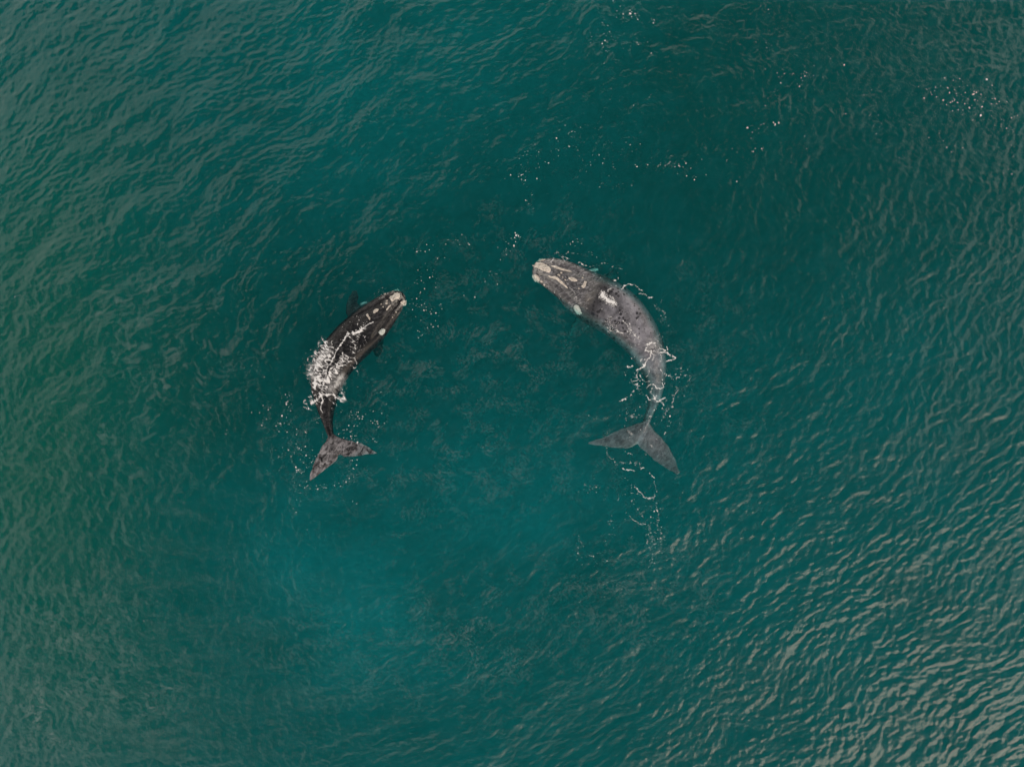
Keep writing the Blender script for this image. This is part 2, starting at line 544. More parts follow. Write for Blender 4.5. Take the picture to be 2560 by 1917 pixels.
class Whale:
    def __init__(self, name, label, spine, fins, mat, seed, cat='whale', head=0.30, groove=1.0):
        self.sp = spine
        vs, qs, ts, off = [], [], [], 0
        for v, q, t in [loft(spine)] + fins:
            vs.append(v)
            qs.append(q + off)
            ts.append(t + off)
            off += len(v)
        raw = mesh_np('raw', np.vstack(vs), np.vstack(qs), np.vstack(ts))
        bm = bmesh.new()
        bm.from_mesh(raw)
        bmesh.ops.recalc_face_normals(bm, faces=bm.faces)
        bm.to_mesh(raw)
        bm.free()
        tmp = link('raw', raw)
        m = tmp.modifiers.new('r', 'REMESH')
        m.mode = 'VOXEL'
        m.voxel_size = 0.045
        m = tmp.modifiers.new('s', 'SMOOTH')
        m.iterations = 6
        m.factor = 0.5
        dg = bpy.context.evaluated_depsgraph_get()
        me = bpy.data.meshes.new_from_object(tmp.evaluated_get(dg))
        bpy.data.objects.remove(tmp)
        me.name = 'body'
        n = len(me.vertices)
        co = np.empty(n * 3, np.float32)
        me.vertices.foreach_get('co', co)
        co = co.reshape(-1, 3).astype(float)
        s, t, hw = self.local(co[:, :2])
        # sculpt: lip grooves and arched snout on the head, keel on the tail stock, faint blubber rolls
        top = sstep(-0.9, -0.1, co[:, 2])
        hd = sstep(head, head * 0.8, s) * sstep(0.0, 0.03, s)
        wr = 0.40 + 0.30 * (s / head) ** 1.2
        at = np.abs(t)
        dz = -0.10 * groove * hd * np.exp(-((at - wr) / 0.10) ** 2)
        dz += 0.10 * groove * hd * np.exp(-(at / 0.34) ** 2)
        dz -= 0.06 * groove * np.exp(-((s - head * 1.02 - 0.012 * t) / 0.03) ** 2) * np.exp(-(t / 0.9) ** 2)
        dz += 0.018 * fbm(co[:, 0] * 1.4, co[:, 1] * 1.4, seed, 3)
        co[:, 2] += dz * top
        me.vertices.foreach_set('co', co.astype(np.float32).ravel())
        me.polygons.foreach_set('use_smooth', np.ones(len(me.polygons), bool))
        me.materials.clear()
        attr(me, 'along', s)
        attr(me, 'across', t)
        self.root = bpy.data.objects.new(name, None)
        C.objects.link(self.root)
        tag(self.root, label, cat, 'whales circling each other')
        c = spine[len(spine) // 2]
        self.root.location = (c[0], c[1], c[3])
        self.o = self.part('body', me, mat)
        self.bvh = BVHTree.FromPolygons([Vector(p) for p in co], [tuple(p.vertices) for p in me.polygons])

    def part(self, name, me, mat, label=None):
        o = link(name, me, mat, self.root)
        me.transform(__import__('mathutils').Matrix.Translation(-self.root.location))
        if label:
            o['label'] = label
        return o

    def local(self, xy):
        sp = self.sp
        tan = np.gradient(sp[:, :2], axis=0)
        tan /= np.linalg.norm(tan, axis=1)[:, None]
        nor = np.stack([-tan[:, 1], tan[:, 0]], -1)
        n = len(sp)
        s = np.empty(len(xy))
        t = np.empty(len(xy))
        hw = np.empty(len(xy))
        for a in range(0, len(xy), 20000):
            q = xy[a:a + 20000]
            dd = ((q[:, None] - sp[None, :, :2]) ** 2).sum(-1)
            k = dd.argmin(1)
            s[a:a + 20000] = k / (n - 1)
            hw[a:a + 20000] = sp[k, 2]
            t[a:a + 20000] = ((q - sp[k, :2]) * nor[k]).sum(-1) / np.maximum(sp[k, 2], 0.05)
        return s, t, hw

    def top(self, x, y, miss=-9.0):
        h = self.bvh.ray_cast(Vector((x, y, 5)), Vector((0, 0, -1)), 20)
        return h[0].z if h[0] is not None else miss

    def growth(self, outline, h, mat, seed, label=None, name='callosity', rings=7, lump=0.35):
        """a crusty growth with the given outline (photo px), seated on the skin"""
        o = np.array([P(*p) for p in outline])
        if len(o) >= 4:
            o = spline(np.vstack([o, o[:1]]), 37)[:-1]
        c = o.mean(0)
        rng = np.random.default_rng(seed)
        v, q = [], []
        zc = self.top(*c)
        zc = zc if zc > -5 else -0.40
        ns = len(o)
        for r in range(rings + 1):
            f = 1 - r / (rings + 0.35)
            for k in range(ns):
                x, y = c + (o[k] - c) * f * (1 + (0.15 * rng.normal() * (r == 0) + 0.04 * rng.normal()) * (f > 0.3))
                z = max(self.top(x, y, zc - 0.15), zc - 0.4)
                up = h * (1 - f ** 5) * (1 + lump * rng.normal() * min(1, 1.4 * f)) if r else -0.03
                v.append((x, y, z + max(up, -0.03)))
        for r in range(rings):
            for k in range(ns):
                a, b = r * ns + k, r * ns + (k + 1) % ns
                q.append((a, b, b + ns, a + ns))
        v.append((c[0], c[1], zc + h))
        t = [(rings * ns + k, rings * ns + (k + 1) % ns, len(v) - 1) for k in range(ns)]
        me = mesh_np(name, v, q, t)
        if name == 'blowhole':
            pass
        # outward faces
        if me.polygons[len(me.polygons) // 2].normal.z < 0:
            me.flip_normals()
        return self.part(name, me, mat, label)


def ell(cx, cy, a, b, ang=0, n=10, seed=0, wob_=0.12):
    rng = np.random.default_rng(seed + int(cx * 7 + cy))
    ang = R(ang)
    o = []
    for k in range(n):
        th = 2 * math.pi * k / n
        f = 1 + wob_ * rng.normal()
        x, y = a * f * math.cos(th), b * f * math.sin(th)
        o.append((cx + x * math.cos(ang) - y * math.sin(ang), cy + x * math.sin(ang) + y * math.cos(ang)))
    return o


def strip(pts, w):
    """outline of a strip along pts with a width per point (photo px)"""
    p = np.asarray(pts, float)
    tn = np.gradient(p, axis=0)
    tn /= np.linalg.norm(tn, axis=1)[:, None]
    nr = np.stack([-tn[:, 1], tn[:, 0]], -1)
    w = np.asarray(w)[:, None] / 2
    return [tuple(a) for a in np.vstack([p + nr * w, (p - nr * w)[::-1]])]


def skin_material(name, dark, mid, pale, spots, speckle, fluke_pale, back_pale, spec=0.4):
    t = NT(name)
    pos = t.pos()
    s, x = t.attr('along'), t.attr('across')
    n1 = t.noise(pos, 1.3, 5, 0.62, 0.5)
    n2 = t.noise(pos, 6.0, 4, 0.6, 0.3)
    n3 = t.noise(t.pos(1, 1, 1), 16.0, 3, 0.6)
    # pale back
    bk = t.ramp(s, [(0.0, 0.14), (0.24, 0.12), (0.28, 0.0), (0.31, 0.10), (0.37, 0.85), (0.55, 1.0), (0.80, 0.75), (0.92, 0.8), (1.0, 0.75)])
    ax = t.math('ABSOLUTE', x)
    cr = t.ramp(ax, [(0.0, 1.0), (0.55, 0.95), (0.85, 0.6), (1.0, 0.35)])
    f = t.math('MULTIPLY', bk, cr)
    f = t.math('MULTIPLY', f, t.ramp(n1, [(0.36, 0.22), (0.62, 1.15)]))
    streak = t.ramp(t.noise(t.pos(1, 1, 1), 0.55, 4, 0.6, 0.8), [(0.40, 0.72), (0.60, 1.2)])
    f = t.math('MULTIPLY', t.math('MULTIPLY', f, streak), back_pale, clamp=True)
    c = t.mix(f, dark, mid)
    mott = t.math('MULTIPLY', t.ramp(n2, [(0.50, 0.0), (0.72, 1.0)]), t.math('MULTIPLY', f, 0.38))
    c = t.mix(mott, c, pale)
    # flukes: scraped and paler than the stock
    fl = t.math('MULTIPLY', t.ramp(s, [(0.90, 0.0), (0.97, 1.0)]), fluke_pale)
    sc_ = t.ramp(t.noise(t.pos(1, 1.7, 1, R(-50)), 2.6, 6, 0.72, 1.1), [(0.40, 0.0), (0.64, 1.0)])
    c = t.mix(t.math('MULTIPLY', fl, sc_), c, pale)
    # pale scratches on the head
    hd = t.ramp(s, [(0.0, 1.0), (0.24, 1.0), (0.30, 0.0)])
    hs = t.ramp(t.noise(t.pos(1, 2.4, 1, R(-25)), 4.2, 6, 0.74, 1.0), [(0.47, 0.0), (0.66, 1.0)])
    c = t.mix(t.math('MULTIPLY', t.math('MULTIPLY', hd, hs), 0.55 if spots else 0.2), c, pale)
    # pale, lice-grey skin round the snout
    sn = t.math('MULTIPLY', t.ramp(s, [(0.0, 1.0), (0.05, 0.8), (0.13, 0.0)]), t.ramp(n2, [(0.46, 0.0), (0.62, 0.7)]))
    c = t.mix(sn, c, (0.42, 0.40, 0.38))
    # dark spots over the shoulders
    if spots:
        vo = t.n('ShaderNodeTexVoronoi', feature='F1')
        vo.inputs['Scale'].default_value = 4.6
        t.put(vo.inputs['Vector'], pos)
        sh = t.ramp(s, [(0.27, 0.0), (0.31, 1.0), (0.46, 0.8), (0.62, 0.12), (0.72, 0.0)])
        dens = t.noise(pos, 0.9, 3, 0.6)
        siz = t.math('MULTIPLY', t.math('MULTIPLY', sh, t.ramp(dens, [(0.34, 0.35), (0.56, 1.0)])), 0.55)
        sp_ = t.math('LESS_THAN', t.math('ADD', vo.outputs['Distance'], t.math('MULTIPLY', n3, 0.12)), siz)
        c = t.mix(t.math('MULTIPLY', sp_, 0.85), c, (0.012, 0.011, 0.012))
    sp2 = t.ramp(n3, [(0.66, 0.0), (0.74, 1.0)])
    c = t.mix(t.math('MULTIPLY', sp2, speckle), c, pale)
    b = t.n('ShaderNodeBsdfPrincipled')
    t.put(b.inputs['Base Color'], c)
    t.put(b.inputs['Roughness'], t.ramp(n2, [(0.3, 0.22), (0.7, 0.42)]))
    b.inputs['Specular IOR Level'].default_value = spec
    b.inputs['Coat Weight'].default_value = 0.25 if spots else 0.06
    b.inputs['Coat Roughness'].default_value = 0.12
    bp = t.n('ShaderNodeBump', i_Strength=0.22, i_Distance=0.03)
    t.put(bp.inputs['Height'], t.math('ADD', n2, t.math('MULTIPLY', n3, 0.4)))
    t.put(b.inputs['Normal'], bp.outputs[0])
    t.put(t.out.inputs['Surface'], b.outputs[0])
    return t.m


def crust_material(name, col, pit):
    t = NT(name)
    pos = t.pos()
    n = t.noise(pos, 7.0, 5, 0.7, 0.4)
    n2 = t.noise(pos, 13.0, 3, 0.6, 0.3)
    c = t.mix(t.ramp(n, [(0.35, 0.0), (0.65, 1.0)]), tuple(v * 0.62 for v in col), col)
    c = t.mix(t.ramp(n2, [(0.30, 1.0), (0.38, 0.0)]), c, pit)
    b = t.n('ShaderNodeBsdfPrincipled', i_Roughness=0.75)
    t.put(b.inputs['Base Color'], c)
    bp = t.n('ShaderNodeBump', i_Strength=0.7, i_Distance=0.03)
    t.put(bp.inputs['Height'], n)
    t.put(b.inputs['Normal'], bp.outputs[0])
    t.put(t.out.inputs['Surface'], b.outputs[0])
    return t.m


M_crust = crust_material('callosity_crust', (0.88, 0.79, 0.70), (0.22, 0.18, 0.16))
M_eye = crust_material('eye_growth', (0.74, 0.77, 0.72), (0.3, 0.3, 0.28))
M_hole = crust_material('blowhole_skin', (0.010, 0.009, 0.010), (0.004, 0.004, 0.004))
M_skin_a = skin_material('grey_skin', (0.030, 0.029, 0.030), (0.215, 0.208, 0.234), (0.48, 0.47, 0.50), True, 0.06, 0.22, 1.0)
M_skin_b = skin_material('black_skin', (0.008, 0.0083, 0.0092), (0.013, 0.013, 0.0142), (0.30, 0.285, 0.30), False, 0.25, 0.95, 1.0, 0.15)


def metres(rows, f, sc):
    o = []
    for (x, y, hw, zt, k) in rows:
        (px, py), = f([(x, y)])
        X, Y = P(px, py)
        o.append((X, Y, hw / sc / PPM, zt, k))
    return spline(o, 220)


# the larger, grey whale on the right
SA = 1282 / 480
fa = frm(1290, 600, SA)
rows = [(112, 192, 22, -0.02, 0.9), (135, 198, 58, 0.16, 0.85), (185, 208, 88, 0.26, 0.85), (255, 228, 112, 0.30, 0.85), (345, 270, 132, 0.27, 0.9),
        (430, 325, 152, 0.20, 0.92), (520, 378, 170, 0.10, 0.95), (620, 430, 176, 0.10, 0.95), (718, 502, 166, 0.12, 0.95),
        (800, 590, 150, 0.10, 0.98), (862, 680, 130, 0.06, 1.0), (905, 770, 110, 0.03, 1.02), (933, 860, 87, -0.02, 1.08),
        (947, 950, 63, -0.10, 1.15), (944, 1040, 45, -0.20, 1.25), (924, 1115, 32, -0.25, 1.3), (894, 1190, 26, -0.30, 1.2),
        (866, 1260, 24, -0.31, 1.0), (842, 1320, 20, -0.34, 0.8)]
spA = metres(rows, fa, SA)
finsA = [
    blade(fa([(905, 1180), (850, 1212), (700, 1266), (560, 1326), (484, 1352)]),
          fa([(850, 1330), (818, 1366), (740, 1395), (600, 1386), (486, 1366)]), -0.30, -0.30, 0.34, 0.12),
    blade(fa([(890, 1200), (925, 1262), (1000, 1345), (1066, 1450), (1104, 1560)]),
          fa([(835, 1330), (822, 1370), (880, 1428), (965, 1500), (1086, 1574)]), -0.30, -0.30, 0.34, 0.12),
    blade(fa([(450, 455), (420, 500), (395, 540), (372, 590), (366, 622)]),
          fa([(540, 520), (510, 565), (470, 610), (425, 640), (380, 640)]), -1.15, -1.65, 0.40, 0.14),
    blade(fa([(560, 250), (600, 215), (640, 185), (672, 160), (690, 148)]),
          fa([(660, 290), (690, 250), (712, 220), (716, 185), (700, 152)]), -1.3, -1.9, 0.40, 0.14),
]
grey = Whale('whale', 'larger grey whale on the right with a dark spotted back, its tail under water', spA, finsA, M_skin_a, 3)

SH = 1794 / 260
fh = frm(1310, 610, SH)
callA = [
    ('bonnet', fh([(205, 330), (280, 325), (350, 345), (400, 385), (455, 430), (462, 480), (432, 515), (360, 492), (270, 462), (200, 420), (172, 385)]), 0.10),
    ('strip', fh(strip([(480, 392), (560, 420), (650, 450), (740, 472), (810, 485)], (36, 52, 42, 36, 18))), 0.08),
    ('strip', fh(strip([(430, 580), (520, 592), (590, 640), (650, 690), (740, 765)], (26, 44, 44, 40, 18))), 0.08),
    ('oval', fh(ell(830, 626, 84, 36, 18, 12, 1, 0.06)), 0.08),
    ('hook', fh([(1035, 645), (1075, 650), (1068, 700), (1050, 745), (1010, 778), (975, 745), (1005, 715), (1020, 680)]), 0.07),
    ('dot', fh(ell(632, 517, 22, 18, 10, 8)), 0.05),
    ('dot', fh(ell(590, 555, 26, 18, 15, 8)), 0.05),
    ('dot', fh(ell(702, 637, 16, 12, 0, 8)), 0.04),
    ('dot', fh(ell(655, 592, 14, 10, 30, 8)), 0.04),
    ('dot', fh(ell(1003, 592, 22, 14, 30, 8)), 0.04),
    ('dot', fh(ell(938, 782, 18, 15, 0, 8)), 0.04),
    ('chin', fh([(150, 535), (205, 530), (245, 560), (275, 615), (255, 655), (205, 640), (165, 605), (145, 570)]), 0.07),
    ('dot', fh(ell(300, 652, 24, 18, 40, 8)), 0.05),
    ('dot', fh(ell(346, 708, 20, 15, 40, 8)), 0.05),
    ('chin', fh([(240, 275), (290, 245), (345, 248), (375, 272), (330, 295), (262, 300)]), 0.06),
]
for i, (kind, o, h) in enumerate(callA):
    grey.growth(o, h, M_crust, i, rings=9 if kind in ('bonnet', 'chin') else 6)
for k, (bx, by, ang) in enumerate(((742, 590, 60), (716, 668, 5))):
    grey.growth(fh(ell(bx, by, 42, 9, ang, 10, 3, 0.03)), 0.015, M_hole, 40 + k, name='blowhole', rings=3, lump=0.1)

# the smaller, black whale on the left
SB = 1146 / 360
fb = frm(700, 700, SB)
rowsB = [(984, 112, 18, 0.05, 0.9), (968, 124, 48, 0.22, 0.85), (935, 148, 74, 0.32, 0.85), (890, 185, 100, 0.36, 0.86), (825, 245, 124, 0.33, 0.9),
         (745, 318, 148, 0.28, 0.92), (660, 392, 163, 0.25, 0.95), (578, 468, 168, 0.25, 0.95), (502, 548, 164, 0.26, 0.95),
         (435, 632, 160, 0.27, 0.96), (387, 720, 150, 0.25, 0.98), (360, 810, 130, 0.22, 1.0), (350, 900, 108, 0.18, 1.02),
         (350, 990, 80, 0.15, 1.1), (360, 1080, 53, 0.11, 1.25), (380, 1170, 33, 0.08, 1.3), (402, 1240, 25, 0.06, 1.1), (428, 1300, 22, 0.03, 0.9),
         (450, 1345, 16, 0.0, 0.8)]
spB = metres(rowsB, fb, SB)
fk = frm(740, 1020, 1893 / 240)
finsB = [
    blade(fk([(660, 540), (560, 690), (440, 900), (345, 1110), (275, 1350), (262, 1425)]),
          fk([(850, 880), (835, 960), (780, 1050), (650, 1160), (460, 1305), (292, 1442)]), 0.02, 0.10, 0.26, 0.11),
    blade(fk([(740, 520), (850, 578), (1100, 648), (1310, 712), (1470, 790), (1592, 890)]),
          fk([(810, 880), (880, 925), (960, 968), (1100, 968), (1300, 938), (1596, 918)]), -0.06, -0.14, 0.26, 0.11),
    blade(fb([(530, 310), (508, 240), (512, 170), (530, 110), (552, 74)]),
          fb([(670, 225), (628, 205), (606, 170), (608, 115), (592, 72)]), -0.40, -0.60, 0.34, 0.13),
    blade(fb([(790, 420), (790, 470), (780, 520), (765, 560), (750, 585)]),
          fb([(700, 520), (700, 560), (705, 590), (715, 605), (735, 600)]), -1.1, -1.9, 0.32, 0.12),
]
black = Whale('whale', 'smaller black whale on the left with white foam pouring down its back', spB, finsB, M_skin_b, 9)
fhb = frm(830, 700, 9.2)
callB = [
    ('bonnet', fhb([(1450, 310), (1530, 300), (1580, 345), (1592, 410), (1560, 460), (1480, 462), (1465, 505), (1425, 520), (1370, 485), (1355, 430), (1345, 385), (1400, 375)]), 0.09),
    ('chin', fhb([(1640, 480), (1690, 465), (1705, 520), (1690, 575), (1640, 585), (1600, 550), (1590, 525)]), 0.06),
    ('chin', fhb([(1365, 215), (1440, 180), (1495, 190), (1500, 220), (1430, 255), (1390, 285), (1375, 250)]), 0.06),
    ('dot', fhb(ell(1600, 582, 20, 15, 0, 8)), 0.04),
    ('dot', fhb(ell(1288, 503, 28, 24, 0, 8)), 0.05),
    ('dot', fhb(ell(1292, 562, 30, 26, 0, 8)), 0.05),
    ('dot', fhb(ell(1163, 574, 20, 18, 0, 8)), 0.04),
    ('dot', fhb(ell(1215, 640, 20, 18, 0, 8)), 0.04),
    ('dot', fhb(ell(1236, 328, 28, 24, 0, 8)), 0.05),
    ('dot', fhb(ell(1492, 752, 18, 15, 0, 8)), 0.04),
    ('dot', fhb(ell(1408, 866, 15, 13, 0, 8)), 0.04),
    ('oval', fhb([(970, 760), (985, 715), (1030, 680), (1085, 675), (1112, 705), (1080, 745), (1025, 775), (985, 790)]), 0.07),
    ('strip', fhb([(805, 790), (840, 780), (870, 815), (880, 855), (910, 870), (915, 930), (885, 925), (845, 865), (810, 825)]), 0.06),
    ('lip', fhb(strip([(1385, 600), (1340, 640), (1310, 680), (1280, 715)], (20, 36, 34, 16))), 0.03),
]
for i, (kind, o, h) in enumerate(callB):
    black.growth(o, h, M_crust, 60 + i, rings=9 if kind in ('bonnet', 'chin') else 6)
for k, (bx, by, ang) in enumerate(((1090, 640, -75), (1150, 700, -20))):
    black.growth(fhb(ell(bx, by, 45, 10, ang, 10, 3, 0.03)), 0.012, M_hole, 90 + k, name='blowhole', rings=3, lump=0.1)

# white growths above the eyes, low on the flanks and under water
grey.growth(fh([(850, 1075), (905, 1040), (950, 1065), (985, 1130), (1000, 1190), (975, 1218), (915, 1195), (870, 1135)]), 0.05, M_eye, 31, 'pale growth above the eye, under water')
grey.growth(fh([(1115, 440), (1180, 405), (1260, 398), (1310, 412), (1270, 440), (1180, 462)]), 0.05, M_eye, 32, 'pale growth above the eye, under water')
black.growth(fhb([(575, 535), (640, 490), (700, 468), (755, 485), (735, 520), (680, 545), (620, 572)]), 0.05, M_eye, 33, 'pale growth above the eye, under water')
black.growth(fhb([(1075, 1215), (1110, 1150), (1165, 1120), (1225, 1130), (1235, 1180), (1195, 1240), (1145, 1278), (1100, 1255)]), 0.05, M_eye, 34, 'pale growth above the eye, under water')


# ------------------------------------------------------------------ foam
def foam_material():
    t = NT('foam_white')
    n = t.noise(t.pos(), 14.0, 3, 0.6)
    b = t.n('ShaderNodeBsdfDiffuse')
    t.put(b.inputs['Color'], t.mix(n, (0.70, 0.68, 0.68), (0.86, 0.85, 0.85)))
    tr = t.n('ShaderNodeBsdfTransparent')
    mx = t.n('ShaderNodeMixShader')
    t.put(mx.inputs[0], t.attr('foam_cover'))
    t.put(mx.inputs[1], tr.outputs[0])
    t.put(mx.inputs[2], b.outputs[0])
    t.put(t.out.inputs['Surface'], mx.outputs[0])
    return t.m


M_foam_and_glint = foam_material()


def surf(x, y, whales):
    z = water_z(x, y)
    for w in whales:
        sp = w.sp
        lo, hi = sp[:, :2].min(0) - 2, sp[:, :2].max(0) + 2
        for i in np.nonzero((x > lo[0]) & (x < hi[0]) & (y > lo[1]) & (y < hi[1]))[0]:
            z[i] = max(z[i], w.top(x[i], y[i]))
    return z


def seg_dist(X, Y, pts):
    best = np.full(X.shape, 1e9)
    for (ax, ay), (bx, by) in zip(pts[:-1], pts[1:]):
        vx, vy = bx - ax, by - ay
        u = np.clip(((X - ax) * vx + (Y - ay) * vy) / (vx * vx + vy * vy + 1e-9), 0, 1)
        best = np.minimum(best, np.hypot(X - ax - u * vx, Y - ay - u * vy))
    return best


def foam_patch(name, label, box, strokes, lace=(11, 8, 0), cell=1.15, whales=(), seed=0, thick=0.035):
    """foam sheet: strokes are (points, half width, density) in photo px; thin foam breaks into lace"""
    x0, y0, x1, y1 = box
    gx_ = np.arange(x0, x1, cell)
    gy_ = np.arange(y0, y1, cell)
    X, Y = np.meshgrid(gx_, gy_)
    wx = X + 5 * fbm(X / 22, Y / 22, seed + 1, 3)
    wy = Y + 5 * fbm(X / 22, Y / 22, seed + 2, 3)
    wx = wx + 1.3 * noise(X / 6, Y / 6, seed + 3)
    wy = wy + 1.3 * noise(X / 6, Y / 6, seed + 4)
    D = np.zeros_like(X)
    A = np.full_like(X, 1.1)
    mist = np.zeros_like(X)
    for st in strokes:
        pts, w, dn = st[:3]
        w = w * 0.68 if w < 5 else w
        dd = seg_dist(wx, wy, pts)
        e = np.exp(-(dd / w) ** 2) * dn
        if len(st) > 3:
            mist = np.maximum(mist, np.exp(-(seg_dist(X, Y, pts) / w) ** 2) * dn)
        else:
            A = np.where(e > D, 0.72 + 0.45 * min(max((w - 2.5) / 5.0, 0), 1), A)
            D = np.maximum(D, e)
    la, lb, lr = lace
    ca, sa = math.cos(R(lr)), math.sin(R(lr))
    f1, f2 = worley((wx * ca + wy * sa) / la, (-wx * sa + wy * ca) / lb, seed + 7)
    cellr = 1 - sstep(0.02, 0.30, f2 - f1)
    f1b, f2b = worley(wx / 3.6, wy / 3.6, seed + 9)
    fine = 1 - sstep(0.02, 0.40, f2b - f1b)
    n = fbm(X / 9, Y / 9, seed + 11, 4)
    pat = 0.62 * cellr + 0.14 * fine + 0.40 * n
    v = D * 1.08 + (pat - 0.52) * A * (1 - 0.8 * sstep(0.92, 1.12, D))
    v = np.where(D > 0.05, v, 0)
    dens = np.maximum(sstep(0.30, 0.78, v), 0.30 * sstep(0.35, 0.95, D) * sstep(-0.6, 0.5, n))
    mist = mist * (0.5 + 0.9 * fbm(X / 10, Y / 10, seed + 13, 4) + 0.25 * fine)
    dens = np.maximum(dens, np.clip(mist, 0, 0.8))
    keep = dens > 0.05
    idx = np.full(X.shape, -1)
    q = keep[:-1, :-1] | keep[1:, :-1] | keep[:-1, 1:] | keep[1:, 1:]
    used = np.zeros_like(keep)
    for a in (0, 1):
        for b in (0, 1):
            used[a:used.shape[0] - 1 + a, b:used.shape[1] - 1 + b] |= q
    idx[used] = np.arange(used.sum())
    px, py, dv = X[used], Y[used], dens[used]
    wxm, wym = (px - 1280) / PPM, (958.5 - py) / PPM
    z = surf(wxm, wym, whales) + 0.012 + thick * dv
    quads = np.stack([idx[:-1, :-1], idx[1:, :-1], idx[1:, 1:], idx[:-1, 1:]], -1)[q]
    me = mesh_np('foam', np.stack([wxm, wym, z], -1), quads)
    attr(me, 'foam_cover', dv)
    o = link(name, me, M_foam_and_glint)
    tag(o, label, 'foam', kind='stuff')
    return o


f7 = frm(740, 800, 7.2)
foam_patch('foam', 'thick white foam fanned over the back of the black whale', (715, 800, 945, 1045), [
    # spine streak from the head
    (f7([(1430, 45), (1340, 80), (1240, 130), (1180, 190), (1100, 240), (960, 250), (955, 290), (870, 360), (840, 440), (800, 520)]), 2.4, 0.95),
    (f7([(1240, 130), (1100, 235), (1060, 240)]), 5.0, 1.0),
    (f7([(1130, 10), (1105, 110), (1095, 200)]), 2.2, 0.7),
    (f7([(950, 240), (990, 250)]), 5.0, 0.9),
    (f7([(800, 520), (740, 600), (700, 690), (620, 830), (560, 960), (545, 1060), (480, 1260)]), 3.2, 0.95),
    (f7([(860, 590), (870, 680), (790, 770), (740, 860), (640, 950)]), 3.0, 0.9),
    # left sheet
    (f7([(560, 480), (540, 620), (440, 760), (400, 880), (420, 1000), (400, 1150)]), 15.0, 0.80),
    (f7([(620, 560), (560, 760), (500, 900), (470, 1100)]), 15.0, 0.66),
    (f7([(500, 400), (470, 560), (380, 640), (300, 800), (260, 960)]), 12.0, 0.52),
    (f7([(400, 450), (390, 400), (480, 410)]), 2.0, 0.75), (f7([(500, 370), (560, 400), (620, 430), (700, 500)]), 2.2, 0.7),
    (f7([(300, 640), (220, 690), (210, 740), (280, 770)]), 2.0, 0.75),
    (f7([(230, 900), (200, 960), (210, 1060), (260, 1100)]), 4.0, 0.55),
    (f7([(660, 430), (690, 480), (750, 540)]), 3.0, 0.7),
    # right sheet
    (f7([(900, 680), (820, 800), (730, 900), (660, 980)]), 9.0, 0.85),
    (f7([(900, 650), (1000, 680), (1060, 690), (1095, 780)]), 2.6, 0.75), (f7([(920, 740), (1010, 740), (1080, 720)]), 2.4, 0.65),
    (f7([(900, 800), (1000, 820), (1080, 860), (1110, 960)]), 4.5, 0.45),
    (f7([(640, 970), (600, 1100), (650, 1060)]), 6.0, 0.85),
    (f7([(580, 1060), (520, 1200), (490, 1290)]), 9.0, 0.75),
    # lower band
    (f7([(280, 1480), (380, 1450), (460, 1370), (520, 1340), (640, 1330), (720, 1380), (800, 1420), (860, 1440)]), 6.0, 0.9),
    (f7([(440, 1300), (480, 1420), (470, 1560), (480, 1640)]), 4.0, 0.75),
    (f7([(170, 1440), (180, 1560), (280, 1580)]), 5.0, 0.50), (f7([(240, 1400), (300, 1440), (360, 1480)]), 6.0, 0.6),
    (f7([(800, 1290), (860, 1360), (870, 1450)]), 4.0, 0.60), (f7([(680, 1500), (620, 1440)]), 5.0, 0.45),
    (f7([(300, 1250), (330, 1350)]), 8.0, 0.34), (f7([(980, 330), (1060, 400), (1080, 540), (1050, 570)]), 7.0, 0.42),
    (f7([(1130, 240), (1160, 300)]), 6.0, 0.42), (f7([(1230, 280), (1290, 380)]), 6.0, 0.30),
    # thin veils of water draining off the flanks
    (f7([(300, 860), (290, 950), (330, 1010)]), 11.0, 0.55, 'veil'), (f7([(800, 1030), (780, 1110), (680, 1220)]), 12.0, 0.60, 'veil'),
    (f7([(480, 680), (400, 800)]), 12.0, 0.8, 'veil'), (f7([(560, 500), (620, 600)]), 8.0, 0.4, 'veil'),
], lace=(20, 7, 30), whales=(black,), seed=20)

